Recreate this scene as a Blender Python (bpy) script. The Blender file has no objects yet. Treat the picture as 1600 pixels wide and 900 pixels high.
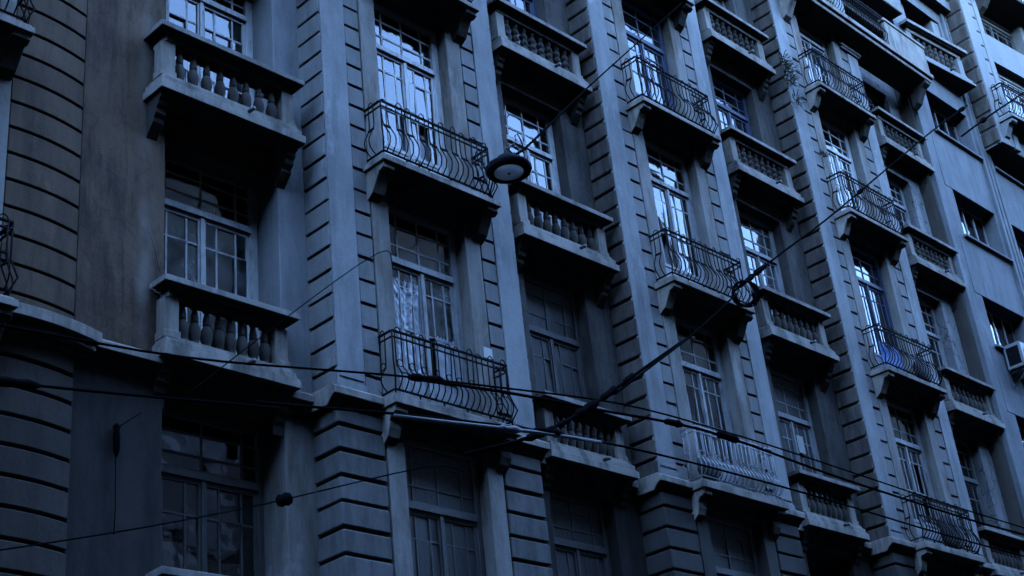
import bpy, bmesh, math, random
from mathutils import Vector, Matrix, noise
R = math.radians
PI = math.pi
random.seed(7)
S = bpy.context.scene
COL = S.collection

# ------------------------------------------------------------------ camera
CAM_R = ((0.7032806, -0.70387218, -0.09980152),
         (0.25903635, 0.384452, -0.8860569),
         (0.6620397, 0.59729441, 0.45270612))          # world -> camera (x right, y down, z forward)
EYE = Vector((-12.2285, -12.4594, -7.7689))
cam_d = bpy.data.cameras.new('camera')
cam = bpy.data.objects.new('camera', cam_d)
COL.objects.link(cam)
r0, r1, r2 = [Vector(r) for r in CAM_R]
m = Matrix.Identity(4)
for i in range(3):
    m[i][0] = r0[i]
    m[i][1] = -r1[i]
    m[i][2] = -r2[i]
    m[i][3] = EYE[i]
cam.matrix_world = m
cam_d.sensor_width = 36.0
cam_d.lens = 2262.0 / 1600.0 * 36.0
cam_d.clip_start = 0.1
cam_d.clip_end = 2000.0
S.camera = cam

# ------------------------------------------------------------------ sky, sun, exposure
SUN_EL, SUN_AZ = 45.0, 10.0
W = bpy.data.worlds.new('World')
S.world = W
W.use_nodes = True
wn = W.node_tree.nodes
wn.clear()
wo = wn.new('ShaderNodeOutputWorld')
bg = wn.new('ShaderNodeBackground')
sky = wn.new('ShaderNodeTexSky')
sky.sky_type = 'NISHITA'
sky.sun_disc = False
sky.sun_elevation = R(SUN_EL)
sky.sun_rotation = R(SUN_AZ)
sky.ozone_density = 6.5
sky.air_density = 1.0
sky.dust_density = 0.0
bg.inputs['Strength'].default_value = 0.15
W.node_tree.links.new(sky.outputs[0], bg.inputs[0])
W.node_tree.links.new(bg.outputs[0], wo.inputs[0])
sd = bpy.data.lights.new('sun', 'SUN')
sd.energy = 0.05
sd.angle = R(25)
sd.color = (1.0, 0.93, 0.84)
so = bpy.data.objects.new('sun', sd)
COL.objects.link(so)
az = R(SUN_AZ)
sdir = Vector((math.sin(az) * math.cos(R(SUN_EL)), math.cos(az) * math.cos(R(SUN_EL)), math.sin(R(SUN_EL))))
so.rotation_euler = (-sdir).to_track_quat('-Z', 'Y').to_euler()
S.view_settings.view_transform = 'Standard'
S.view_settings.look = 'None'
S.view_settings.gamma = 1.0
S.view_settings.use_curve_mapping = False
S.view_settings.exposure = 4.55
S.cycles.max_bounces = 6
S.cycles.diffuse_bounces = 0
S.cycles.transparent_max_bounces = 12


# ------------------------------------------------------------------ materials
def nodes(name):
    mt = bpy.data.materials.new(name)
    mt.use_nodes = True
    nt = mt.node_tree
    return mt, nt, nt.nodes['Principled BSDF'], nt.nodes.new, nt.links.new


def ramp(new, link, src, p0, p1, c0=(0, 0, 0, 1), c1=(1, 1, 1, 1)):
    n = new('ShaderNodeValToRGB')
    n.color_ramp.elements[0].position = p0
    n.color_ramp.elements[1].position = p1
    n.color_ramp.elements[0].color = c0
    n.color_ramp.elements[1].color = c1
    link(src, n.inputs[0])
    return n.outputs[0]


def wpos(new, link, scale, seed):
    g = new('ShaderNodeNewGeometry')
    mp = new('ShaderNodeMapping')
    mp.inputs['Scale'].default_value = scale
    mp.inputs['Location'].default_value = (seed * 3.1, seed * 1.7, seed * 2.3)
    link(g.outputs['Position'], mp.inputs[0])
    return mp.outputs[0]


def tnoise(new, link, vec, scale, detail=5, rough=0.6):
    n = new('ShaderNodeTexNoise')
    n.inputs['Scale'].default_value = scale
    n.inputs['Detail'].default_value = detail
    n.inputs['Roughness'].default_value = rough
    link(vec, n.inputs['Vector'])
    return n.outputs[0]


def mixc(new, link, fac, a, b, blend='MIX'):
    n = new('ShaderNodeMix')
    n.data_type = 'RGBA'
    n.blend_type = blend
    for sock, v in ((n.inputs[0], fac), (n.inputs[6], a), (n.inputs[7], b)):
        if isinstance(v, (int, float)):
            sock.default_value = v
        elif isinstance(v, tuple):
            sock.default_value = v + (1,) if len(v) == 3 else v
        else:
            link(v, sock)
    return n.outputs[2]


def mul(new, link, a, k):
    n = new('ShaderNodeMath')
    n.operation = 'MULTIPLY'
    link(a, n.inputs[0])
    n.inputs[1].default_value = k
    return n.outputs[0]


def plaster(name, base, dark, stain=None, seed=0, streak=0.5, stain_amt=0.6, rough=0.9, bump=0.35, cracks=0.0, tint=0.12):
    mt, nt, b, new, link = nodes(name)
    p1 = wpos(new, link, (1, 1, 1), seed)
    ps = wpos(new, link, (3.6, 3.6, 0.75), seed + 1)
    blot = ramp(new, link, tnoise(new, link, p1, 0.9, 6, 0.65), 0.38, 0.68)
    c = mixc(new, link, mul(new, link, blot, 0.75), base, dark)
    st = ramp(new, link, tnoise(new, link, ps, 1.0, 6, 0.65), 0.45, 0.66)
    c = mixc(new, link, mul(new, link, st, streak), c, tuple(x * 0.36 for x in dark))
    pd = wpos(new, link, (8.0, 8.0, 0.45), seed + 4)
    dr = ramp(new, link, tnoise(new, link, pd, 1.0, 4, 0.6), 0.56, 0.66)
    msk = ramp(new, link, tnoise(new, link, wpos(new, link, (1, 1, 0.5), seed + 6), 0.7, 3), 0.42, 0.6)
    dm = new('ShaderNodeMath')
    dm.operation = 'MULTIPLY'
    link(dr, dm.inputs[0])
    link(msk, dm.inputs[1])
    c = mixc(new, link, mul(new, link, dm.outputs[0], streak * 0.55), c, tuple(x * 0.25 for x in dark))
    lp = ramp(new, link, tnoise(new, link, wpos(new, link, (1.6, 1.6, 0.7), seed + 9), 1.1, 7, 0.7), 0.60, 0.66)
    c = mixc(new, link, mul(new, link, lp, 0.55), c, tuple(min(1, x * 1.32) for x in base))
    if stain:
        pb = wpos(new, link, (2.2, 2.2, 0.5), seed + 2)
        sb = ramp(new, link, tnoise(new, link, pb, 1.0, 6, 0.7), 0.5, 0.7)
        c = mixc(new, link, mul(new, link, sb, stain_amt), c, stain)
    fine = tnoise(new, link, p1, 26.0, 6, 0.7)
    c = mixc(new, link, 0.35, c, ramp(new, link, fine, 0.3, 0.7, (0.55, 0.55, 0.55, 1), (1, 1, 1, 1)), 'MULTIPLY')
    if cracks > 0:
        v = new('ShaderNodeTexVoronoi')
        v.feature = 'DISTANCE_TO_EDGE'
        v.inputs['Scale'].default_value = 2.6
        pc = wpos(new, link, (1, 1, 0.8), seed + 5)
        nn = new('ShaderNodeTexNoise')
        nn.inputs['Scale'].default_value = 2.5
        link(pc, nn.inputs['Vector'])
        ad = new('ShaderNodeVectorMath')
        ad.operation = 'MULTIPLY_ADD'
        link(nn.outputs[1], ad.inputs[0])
        ad.inputs[1].default_value = (0.7, 0.7, 0.7)
        link(pc, ad.inputs[2])
        link(ad.outputs[0], v.inputs['Vector'])
        ck = ramp(new, link, v.outputs['Distance'], 0.006, 0.03, (1, 1, 1, 1), (0, 0, 0, 1))
        c = mixc(new, link, mul(new, link, ck, cracks), c, tuple(x * 0.2 for x in dark))
    if tint:
        oi = new('ShaderNodeObjectInfo')
        tr = ramp(new, link, oi.outputs['Random'], 0.0, 1.0, (1 - tint, 1 - tint, 1 - tint * 1.1, 1), (1, 1, 1, 1))
        c = mixc(new, link, 1.0, c, tr, 'MULTIPLY')
    link(c, b.inputs['Base Color'])
    b.inputs['Roughness'].default_value = rough
    b.inputs['Specular IOR Level'].default_value = 0.25
    bp = new('ShaderNodeBump')
    bp.inputs['Strength'].default_value = bump
    bp.inputs['Distance'].default_value = 0.02
    hsum = new('ShaderNodeMath')
    hsum.operation = 'ADD'
    link(tnoise(new, link, p1, 9.0, 8, 0.72), hsum.inputs[0])
    link(mul(new, link, fine, 0.4), hsum.inputs[1])
    link(hsum.outputs[0], bp.inputs['Height'])
    link(bp.outputs[0], b.inputs['Normal'])
    return mt


def paint(name, base, under, chip=0.5, rough=0.55, seed=0):
    mt, nt, b, new, link = nodes(name)
    p = wpos(new, link, (7, 7, 1.6), seed)
    f = ramp(new, link, tnoise(new, link, p, 2.0, 8, 0.72), 0.5, 0.62)
    c = mixc(new, link, mul(new, link, f, chip), base, under)
    g = ramp(new, link, tnoise(new, link, wpos(new, link, (1, 1, 1), seed), 2.2, 5), 0.3, 0.7, (0.6, 0.6, 0.6, 1), (1, 1, 1, 1))
    c = mixc(new, link, 0.8, c, g, 'MULTIPLY')
    link(c, b.inputs['Base Color'])
    b.inputs['Roughness'].default_value = rough
    bp = new('ShaderNodeBump')
    bp.inputs['Strength'].default_value = 0.4
    bp.inputs['Distance'].default_value = 0.01
    link(f, bp.inputs['Height'])
    link(bp.outputs[0], b.inputs['Normal'])
    return mt


def glass_mat(name, ior, tint, dirt, film=(0.13, 0.125, 0.12)):
    mt = bpy.data.materials.new(name)
    mt.use_nodes = True
    nt = mt.node_tree
    nt.nodes.clear()
    new, link = nt.nodes.new, nt.links.new
    out = new('ShaderNodeOutputMaterial')
    fr = new('ShaderNodeFresnel')
    fr.inputs['IOR'].default_value = ior
    tp = new('ShaderNodeBsdfTransparent')
    tp.inputs[0].default_value = tint + (1,)
    gl = new('ShaderNodeBsdfGlossy')
    gl.inputs['Roughness'].default_value = 0.04
    gl.inputs['Color'].default_value = (0.95, 0.97, 1, 1)
    df = new('ShaderNodeBsdfDiffuse')
    df.inputs[0].default_value = film + (1,)
    p = wpos(new, link, (1, 1, 1), 3)
    nz = ramp(new, link, tnoise(new, link, p, 3.0, 6, 0.7), 0.42, 0.75)
    m0 = new('ShaderNodeMixShader')
    link(mul(new, link, nz, dirt), m0.inputs[0])
    link(tp.outputs[0], m0.inputs[1])
    link(df.outputs[0], m0.inputs[2])
    m1 = new('ShaderNodeMixShader')
    link(fr.outputs[0], m1.inputs[0])
    link(m0.outputs[0], m1.inputs[1])
    link(gl.outputs[0], m1.inputs[2])
    bp = new('ShaderNodeBump')
    bp.inputs['Strength'].default_value = 0.16
    bp.inputs['Distance'].default_value = 0.03
    link(tnoise(new, link, p, 2.2, 2), bp.inputs['Height'])
    link(bp.outputs[0], gl.inputs['Normal'])
    link(m1.outputs[0], out.inputs[0])
    return mt


def plain(name, col, rough=0.6, metal=0.0, var=0.3, scale=8.0):
    mt, nt, b, new, link = nodes(name)
    p = wpos(new, link, (1, 1, 1), 9)
    g = ramp(new, link, tnoise(new, link, p, scale, 5), 0.3, 0.7, (1 - var, 1 - var, 1 - var, 1), (1, 1, 1, 1))
    link(mixc(new, link, 1.0, col, g, 'MULTIPLY'), b.inputs['Base Color'])
    b.inputs['Roughness'].default_value = rough
    b.inputs['Metallic'].default_value = metal
    return mt


M = {}
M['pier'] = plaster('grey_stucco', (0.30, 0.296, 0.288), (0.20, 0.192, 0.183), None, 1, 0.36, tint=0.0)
M['jamb'] = plaster('jamb_stucco', (0.275, 0.255, 0.23), (0.20, 0.18, 0.155), (0.105, 0.062, 0.03), 2, 0.5, 0.9, tint=0.0)
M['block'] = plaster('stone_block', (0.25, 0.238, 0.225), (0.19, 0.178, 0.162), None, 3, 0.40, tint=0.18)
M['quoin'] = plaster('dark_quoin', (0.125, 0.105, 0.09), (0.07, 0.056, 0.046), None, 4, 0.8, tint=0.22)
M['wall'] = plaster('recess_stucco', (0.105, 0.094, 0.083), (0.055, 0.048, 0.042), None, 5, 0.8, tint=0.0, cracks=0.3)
M['brown'] = plaster('brown_stucco', (0.145, 0.094, 0.060), (0.056, 0.035, 0.023), None, 6, 0.75, tint=0.0, bump=0.5, cracks=0.25)
_nt = M['brown'].node_tree
_b = _nt.nodes['Principled BSDF']
_src = _b.inputs['Base Color'].links[0].from_socket
_new, _link = _nt.nodes.new, _nt.links.new
_g = _new('ShaderNodeNewGeometry')
_sx = _new('ShaderNodeSeparateXYZ')
_link(_g.outputs['Position'], _sx.inputs[0])
_w = _new('ShaderNodeMath')                      # a worn run where old rainwater washed the wall, about 0.25 m wide
_w.operation = 'MULTIPLY_ADD'
_link(tnoise(_new, _link, wpos(_new, _link, (1, 1, 0.5), 31), 1.3, 4), _w.inputs[0])
_w.inputs[1].default_value = 0.30
_link(_sx.outputs['X'], _w.inputs[2])
_d = _new('ShaderNodeMath')
_d.operation = 'ADD'
_link(_w.outputs[0], _d.inputs[0])
_d.inputs[1].default_value = 4.03
_ab = _new('ShaderNodeMath')
_ab.operation = 'ABSOLUTE'
_link(_d.outputs[0], _ab.inputs[0])
_m = ramp(_new, _link, _ab.outputs[0], 0.03, 0.14, (1, 1, 1, 1), (0, 0, 0, 1))
_n = ramp(_new, _link, tnoise(_new, _link, wpos(_new, _link, (1, 1, 0.6), 33), 1.2, 5), 0.40, 0.62)
_mm = _new('ShaderNodeMath')
_mm.operation = 'MULTIPLY'
_link(_m, _mm.inputs[0])
_link(_n, _mm.inputs[1])
_link(mixc(_new, _link, mul(_new, _link, _mm.outputs[0], 0.75), _src, (0.20, 0.165, 0.135)), _b.inputs['Base Color'])
M['brown_block'] = plaster('brown_block', (0.135, 0.088, 0.056), (0.078, 0.05, 0.032), None, 7, 0.6, tint=0.2)
M['crack'] = plaster('cracked_plaster', (0.31, 0.30, 0.29), (0.22, 0.21, 0.20), None, 8, 0.5, cracks=0.8, tint=0.0)
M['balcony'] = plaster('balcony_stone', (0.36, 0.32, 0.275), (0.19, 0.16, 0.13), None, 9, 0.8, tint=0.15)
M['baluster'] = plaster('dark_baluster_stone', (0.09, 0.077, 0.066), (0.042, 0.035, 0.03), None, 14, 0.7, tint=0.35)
M['bow_low'] = plaster('dark_bow_stone', (0.058, 0.046, 0.037), (0.034, 0.026, 0.02), None, 19, 0.6, tint=0.2)  # darker copy of the brown block, painting in shade below the string course
M['soot'] = plaster('sooty_stone', (0.055, 0.047, 0.04), (0.03, 0.026, 0.022), None, 15, 0.7, tint=0.2)  # sooty, and darkened further to paint in the shade under balconies
M['rustic'] = plaster('street_storey_stone', (0.165, 0.157, 0.15), (0.11, 0.103, 0.097), None, 16, 0.6, tint=0.2)  # block stone darkened to paint the fade towards the street
M['rustic_dark'] = plaster('dark_street_storey_stone', (0.07, 0.064, 0.06), (0.04, 0.036, 0.033), None, 17, 0.6, tint=0.25)  # darker again: deeper street-storey shade put into the stone colour
M['low_wall'] = plaster('dark_street_storey_stucco', (0.038, 0.032, 0.028), (0.02, 0.017, 0.015), None, 18, 0.8, tint=0.0)  # recess stucco darkened to paint in shade at the street storey
M['board'] = paint('weathered_boards', (0.034, 0.032, 0.031), (0.018, 0.016, 0.014), 0.6, seed=6)
M['coping'] = plaster('coping_stone', (0.31, 0.28, 0.25), (0.17, 0.15, 0.13), None, 10, 0.6, tint=0.15)
M['core'] = plaster('joint_mortar', (0.10, 0.085, 0.07), (0.06, 0.05, 0.04), None, 11, 0.4, tint=0.0)
M['dark'] = plain('room_plaster', (0.10, 0.09, 0.08), 0.95)
M['plain'] = plaster('smooth_grey_render', (0.20, 0.203, 0.207), (0.14, 0.14, 0.143), None, 12, 0.35, tint=0.05)
M['pale'] = plaster('whitewash', (0.25, 0.243, 0.235), (0.21, 0.202, 0.193), None, 13, 0.15, tint=0.03)
M['white'] = paint('white_gloss_paint', (0.66, 0.65, 0.62), (0.22, 0.19, 0.16), 0.55, seed=1)
M['grey_paint'] = paint('grey_worn_paint', (0.34, 0.335, 0.33), (0.10, 0.085, 0.07), 0.7, seed=2)
M['old_paint'] = paint('bare_old_paint', (0.19, 0.18, 0.17), (0.06, 0.05, 0.04), 0.8, seed=3)
M['dark_paint'] = paint('dark_weathered_paint', (0.06, 0.058, 0.056), (0.028, 0.024, 0.02), 0.7, seed=7)  # worn frame paint, darkened so the low windows look shaded
M['blue'] = paint('blue_paint', (0.018, 0.034, 0.085), (0.04, 0.043, 0.055), 0.4, seed=4)
M['bright_blue'] = paint('bright_blue_paint', (0.015, 0.12, 0.40), (0.04, 0.08, 0.2), 0.4, seed=5)
M['glass'] = glass_mat('old_glass', 1.68, (0.6, 0.62, 0.64), 0.14)
M['dusty'] = glass_mat('dusty_glass', 1.5, (0.4, 0.4, 0.4), 0.7)
M['milky'] = glass_mat('milky_glass', 1.6, (0.5, 0.5, 0.52), 0.75, (0.26, 0.26, 0.26))
M['iron'] = plain('wrought_iron', (0.012, 0.011, 0.012), 0.7, 0.0, 0.5, 30)
M['iron'].node_tree.nodes['Principled BSDF'].inputs['Specular IOR Level'].default_value = 0.03
M['pale_iron'] = plain('pale_painted_iron', (0.30, 0.30, 0.31), 0.5, 0.0, 0.4, 30)
M['rubber'] = plain('black_rubber', (0.006, 0.006, 0.007), 0.75, 0.0, 0.4, 12)
M['rubber'].node_tree.nodes['Principled BSDF'].inputs['Specular IOR Level'].default_value = 0.0
M['steel'] = plain('dull_steel', (0.05, 0.05, 0.055), 0.6, 0.0, 0.3)
M['lens'] = plain('frosted_lens', (0.9, 0.9, 0.9), 0.35, 1.0, 0.1, 4)
M['plastic'] = plain('clear_sheeting', (0.42, 0.43, 0.45), 0.3, 0.0, 0.5, 7)
M['cloth'] = plain('pale_cloth', (0.50, 0.50, 0.50), 0.9, 0.0, 0.2, 5)
M['ac'] = plain('air_conditioner_paint', (0.22, 0.22, 0.215), 0.5, 0.0, 0.2)
M['black'] = plain('black_paint', (0.008, 0.008, 0.010), 0.7)
M['black'].node_tree.nodes['Principled BSDF'].inputs['Specular IOR Level'].default_value = 0.02
M['leaf'] = plain('dull_leaf', (0.05, 0.07, 0.03), 0.8, 0.0, 0.5, 20)
M['paper'] = plain('paper', (0.55, 0.54, 0.5), 0.9, 0.0, 0.2, 20)
M['asphalt'] = plain('asphalt', (0.045, 0.045, 0.047), 0.9, 0.0, 0.4, 3)
M['paving'] = plain('paving', (0.09, 0.088, 0.085), 0.9, 0.0, 0.3, 3)
M['opposite'] = plaster('opposite_stucco', (0.06, 0.056, 0.053), (0.04, 0.037, 0.034), None, 20, 0.4, tint=0.0)
M['crate'] = plain('dark_bundle', (0.05, 0.045, 0.05), 0.8, 0.0, 0.5, 20)


# ------------------------------------------------------------------ mesh helpers
class MB:
    def __init__(self):
        self.v, self.f, self.s, self.g = [], [], [], []

    def add(self, vs, fs, smooth=False):
        o = len(self.v)
        self.g.append((list(vs), list(fs), smooth))
        self.v += [tuple(p) for p in vs]
        self.f += [tuple(i + o for i in f) for f in fs]
        self.s += [smooth] * len(fs)
        return self

    def box(self, x0, x1, y0, y1, z0, z1):
        vs = [(x, y, z) for x in (x0, x1) for y in (y0, y1) for z in (z0, z1)]
        return self.add(vs, [(0, 1, 3, 2), (4, 6, 7, 5), (0, 4, 5, 1), (2, 3, 7, 6), (0, 2, 6, 4), (1, 5, 7, 3)])

    def prism(self, poly, x0, x1):
        """polygon in (y, z) pushed along x"""
        n = len(poly)
        vs = [(x0, y, z) for y, z in poly] + [(x1, y, z) for y, z in poly]
        fs = [tuple(range(n - 1, -1, -1)), tuple(range(n, 2 * n))]
        fs += [(i, (i + 1) % n, n + (i + 1) % n, n + i) for i in range(n)]
        return self.add(vs, fs)

    def vprism(self, poly, z0, z1):
        """polygon in (x, y) pushed along z"""
        n = len(poly)
        vs = [(x, y, z0) for x, y in poly] + [(x, y, z1) for x, y in poly]
        fs = [tuple(range(n - 1, -1, -1)), tuple(range(n, 2 * n))]
        fs += [(i, (i + 1) % n, n + (i + 1) % n, n + i) for i in range(n)]
        return self.add(vs, fs)

    def tube(self, pts, r, n=6, closed=False):
        pts = [Vector(p) for p in pts]
        rr = r if isinstance(r, (list, tuple)) else [r] * len(pts)
        o = []
        k = len(pts)
        for i, p in enumerate(pts):
            a = pts[(i - 1) % k] if (closed or i > 0) else p
            b = pts[(i + 1) % k] if (closed or i < k - 1) else p
            t = (b - a).normalized()
            u = t.cross(Vector((0.31, 0.17, 0.93)) if abs(t.z) < 0.9 else Vector((1, 0.1, 0))).normalized()
            w = t.cross(u)
            for j in range(n):
                c = 2 * PI * j / n
                o.append(p + (u * math.cos(c) + w * math.sin(c)) * rr[i])
        fs = []
        for i in range(k if closed else k - 1):
            i2 = (i + 1) % k
            for j in range(n):
                j2 = (j + 1) % n
                fs.append((i * n + j, i * n + j2, i2 * n + j2, i2 * n + j))
        if not closed:
            fs += [tuple(range(n - 1, -1, -1)), tuple((k - 1) * n + j for j in range(n))]
        return self.add(o, fs, True)

    def lathe(self, prof, n=10, x=0, y=0, smooth=True):
        vs = [(x + r * math.cos(2 * PI * j / n), y + r * math.sin(2 * PI * j / n), z) for r, z in prof for j in range(n)]
        fs = []
        for i in range(len(prof) - 1):
            for j in range(n):
                j2 = (j + 1) % n
                fs.append((i * n + j, i * n + j2, (i + 1) * n + j2, (i + 1) * n + j))
        fs += [tuple(range(n - 1, -1, -1)), tuple((len(prof) - 1) * n + j for j in range(n))]
        return self.add(vs, fs, smooth)

    def mesh(self, name, mat, bev=0.0, jit=0.0):
        me = bpy.data.meshes.new(name)
        me.from_pydata(self.v, [], self.f)
        me.polygons.foreach_set('use_smooth', self.s)
        if bev or jit:
            bm = bmesh.new()
            bm.from_mesh(me)
            if jit:
                for v in bm.verts:
                    v.co += Vector([random.uniform(-jit, jit) for _ in range(3)])
            if bev:
                es = [e for e in bm.edges if len(e.link_faces) == 2 and e.calc_face_angle(0) > 0.6]
                bmesh.ops.bevel(bm, geom=es, offset=bev, segments=1, affect='EDGES', profile=0.5, clamp_overlap=True)
            bmesh.ops.recalc_face_normals(bm, faces=bm.faces)
            bm.to_mesh(me)
            bm.free()
        me.materials.append(M[mat] if isinstance(mat, str) else mat)
        return me


def link_mesh(name, me, parent=None, loc=(0, 0, 0), rot=None):
    o = bpy.data.objects.new(name, me)
    o.location = loc
    if rot:
        o.rotation_euler = rot
    if parent:
        o.parent = parent
    COL.objects.link(o)
    return o


def tag(o, label=None, cat=None, group=None, kind=None):
    for k, v in (('label', label), ('category', cat), ('group', group), ('kind', kind)):
        if v:
            o[k] = v
    return o


def empty(name, loc=(0, 0, 0), rz=0.0):
    o = bpy.data.objects.new(name, None)
    o.location = loc
    o.rotation_euler = (0, 0, rz)
    COL.objects.link(o)
    return o


# ------------------------------------------------------------------ measured layout (metres; street side is -Y, first balcony floor is Z = 0)
GROUND = -9.4
BX = dict(A=-3.1305, B=0.0, C=3.1802, D=6.1633, E=9.5498, F=12.6808, G=16.1272)
LV = {0: -3.45, 1: 0.0, 2: 3.5, 3: 7.007, 4: 10.1346}
WP = 1.773
TOP = 13.6
JP, J0 = 0.3396, 1.653
JPL, JL0 = 0.3225, -1.133

# ------------------------------------------------------------------ setting
mb = MB()
mb.box(-400, 400, -400, 400, GROUND - 0.5, GROUND)
tag(link_mesh('street', mb.mesh('street', 'asphalt')), kind='structure')
mb = MB()
mb.box(-60, 80, -2.6, 6.0, GROUND, GROUND + 0.13)
tag(link_mesh('pavement', mb.mesh('pavement', 'paving', 0.02)), kind='structure')

# ------------------------------------------------------------------ the old apartment building
BLD = tag(empty('apartment_building', (5, 0, GROUND)), 'long weathered grey apartment building with rusticated piers and stacked balconies', 'building')
OFF = Vector((-5, 0, -GROUND))


def bpart(name, mbx, mat, bev=0.0, parent=BLD):
    return link_mesh(name, mbx.mesh(name, mat, bev), parent, OFF)


def bparts(name, mbx, mat, bev=0.0, parent=None, off=None):
    """every piece of the builder as an object of its own"""
    for vs, fs, sm in mbx.g:
        link_mesh(name, MB().add(vs, fs, sm).mesh(name, mat, bev), parent or BLD, OFF if off is None else off)


def joints_upper(z0, z1):
    k0 = math.ceil((z0 - J0) / JP)
    zs = [z0]
    k = k0
    while J0 + JP * k < z1:
        if J0 + JP * k - z0 > 0.06 and z1 - (J0 + JP * k) > 0.06:
            zs.append(J0 + JP * k)
        k += 1
    return zs + [z1]


GAP = 0.021
_bm = {}


def block(name, dims, mat, parent, loc, bev):
    """a stone whose near lower left corner is at loc; alike stones share a mesh (three worn variants)"""
    key = (name, tuple(round(d, 3) for d in dims), mat, random.randrange(3))
    if key not in _bm:
        b = MB().box(0, dims[0], 0, dims[1], 0, dims[2])
        _bm[key] = b.mesh(name, mat, bev, 0.004)
    return link_mesh(name, _bm[key], parent, Vector(loc) + OFF + Vector((0, random.uniform(-0.004, 0.004), random.uniform(-0.004, 0.004))))


def pier(cx, zt, mats, qbev):
    """one projecting bay: core, smooth panels, margins, quoins, jamb stones"""
    core, panel, marg, lowm = MB(), MB(), MB(), MB()
    for s in (-1, 1):
        def X(a, b):
            return (cx + s * a, cx + s * b) if s > 0 else (cx - b, cx - a)
        core.box(*X(0.735, 1.715), 0.06, 0.9, GROUND, zt)
        panel.box(*X(1.312, 1.742), 0.0, 0.062, -0.55, zt)
        panel.box(*X(1.300, 1.752), -0.022, 0.063, -0.665, -0.552)      # plinth of the panel
        panel.box(*X(1.335, 1.72), -0.012, 0.05, -0.50, -0.44)
        marg.box(*X(0.716, 1.012), 0.006, 0.34, -0.66, zt)
        lowm.box(*X(0.716, 1.006), 0.012, 0.34, GROUND, -0.90)
        zs = joints_upper(-0.66, zt)
        for a, b in zip(zs, zs[1:]):
            h = b - a - 2 * GAP
            x0, x1 = X(1.71, 1.773)
            block('quoin_block', (x1 - x0, 0.475, h), mats[0], BLD, (x0, 0.02, a + GAP), qbev)
            x0, x1 = X(1.036, 1.304)
            block('jamb_stone', (x1 - x0, 0.07, h), mats[1], BLD, (x0, 0.015, a + GAP), 0.006)
        z = JL0 + JPL
        first = True
        while z > -4.6:
            zb = z - JPL if not first else JL0
            ztp = -0.90 if first else z
            h = ztp - zb - 2 * GAP
            x0, x1 = X(1.036, 1.775)
            block('rustic_block', (x1 - x0, 0.49, h), mats[2], BLD, (x0, 0.008, zb + GAP), 0.014)
            z = zb
            first = False
    bparts('pier_core', core, 'core')
    bparts('pier_panel', panel, 'pier', 0.006)
    bparts('window_surround', marg, 'jamb', 0.006)
    bparts('low_window_surround', lowm, mats[3], 0.006)


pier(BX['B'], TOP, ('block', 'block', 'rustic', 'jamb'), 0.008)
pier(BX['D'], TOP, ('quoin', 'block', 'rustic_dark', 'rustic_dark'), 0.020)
pier(BX['F'], TOP, ('quoin', 'block', 'rustic_dark', 'rustic_dark'), 0.020)


# spandrels and floors of a projecting bay; openings run from the balcony floor to the head
def span(cx, hw, yf, yb, opens, mat, z0=GROUND, zt=TOP):
    b = MB()
    z = z0
    for lo, hi in opens:
        b.box(cx - hw, cx + hw, yf, yb, z, lo)
        z = hi
    b.box(cx - hw, cx + hw, yf, yb, z, zt)
    bparts('spandrel', b, mat)


IRON_OPEN = [(-4.4, -1.0), (-0.68, 2.45), (2.79, 5.95), (6.30, 9.10), (9.42, 11.6)]
ST_OPEN = {0: (-4.2, -0.98), 1: (-0.44, 2.55), 2: (3.06, 5.92), 3: (6.56, 9.1), 4: (9.69, 11.6)}
for k in 'BDF':
    span(BX[k], 0.737, 0.05, 0.7, IRON_OPEN, 'wall')

# recessed walls between the piers
REC = dict(A=(-5.03, -1.70, -3.05, 0.85, 0.95, 'brown', 1.05),
           C=(1.70, 4.46, 3.12, 0.70, 0.70, 'wall', 0.75),
           E=(7.86, 10.98, 9.53, 0.72, 0.70, 'wall', 0.75),
           G=(14.38, 17.06, 15.75, 0.80, 0.70, 'crack', 0.75))
for k, (xl, xr, oc, hw, yr, mat, yb) in REC.items():
    wl, wr = MB(), MB()
    wl.box(xl, oc - hw, 0.49, yb, -0.8, TOP)
    wr.box(oc + hw, xr, 0.49, yb, -0.8, TOP)
    ww = MB()
    ww.box(xl, oc - hw, 0.494, yb, GROUND, -0.8)
    wv = MB()
    wv.box(oc + hw, xr, 0.494, yb, GROUND, -0.8)
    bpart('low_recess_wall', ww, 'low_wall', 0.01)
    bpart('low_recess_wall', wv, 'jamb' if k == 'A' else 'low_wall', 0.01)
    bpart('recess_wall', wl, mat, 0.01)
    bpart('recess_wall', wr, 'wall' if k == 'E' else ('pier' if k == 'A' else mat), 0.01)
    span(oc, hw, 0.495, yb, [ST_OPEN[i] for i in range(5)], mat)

# floors, back wall and party walls of the dark rooms behind
rm = MB()
for z in (-0.95, 2.45, 5.95, 9.15, 12.0):
    rm.box(-12, 17.0, 0.72, 4.4, z, z + 0.25)
rm.box(-12, 17.0, 4.4, 4.6, GROUND, TOP)
for x in (-1.3, 1.3, 4.9, 7.4, 11.4, 14.0, 16.95, -5.2):
    rm.box(x - 0.08, x + 0.08, 0.9, 4.4, GROUND, TOP - 0.3)
bparts('room_wall', rm, 'dark')
rf = MB()
rf.box(-12, 17.06, 0.3, 5.0, TOP, TOP + 0.3)
rf.box(-12, 17.1, -0.25, 5.0, TOP + 0.3, TOP + 0.55)
bparts('roof', rf, 'coping', 0.02)

# string course at the first balcony floor, stepping round piers and recesses
sc = MB()


def course(b, x0, x1, yf, yb):
    b.prism([(yf, -0.79), (yf, -0.69), (yf + 0.05, -0.655), (yb, -0.65), (yb, -0.90), (yf + 0.16, -0.90), (yf + 0.11, -0.84), (yf + 0.05, -0.80)], x0, x1)


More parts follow.
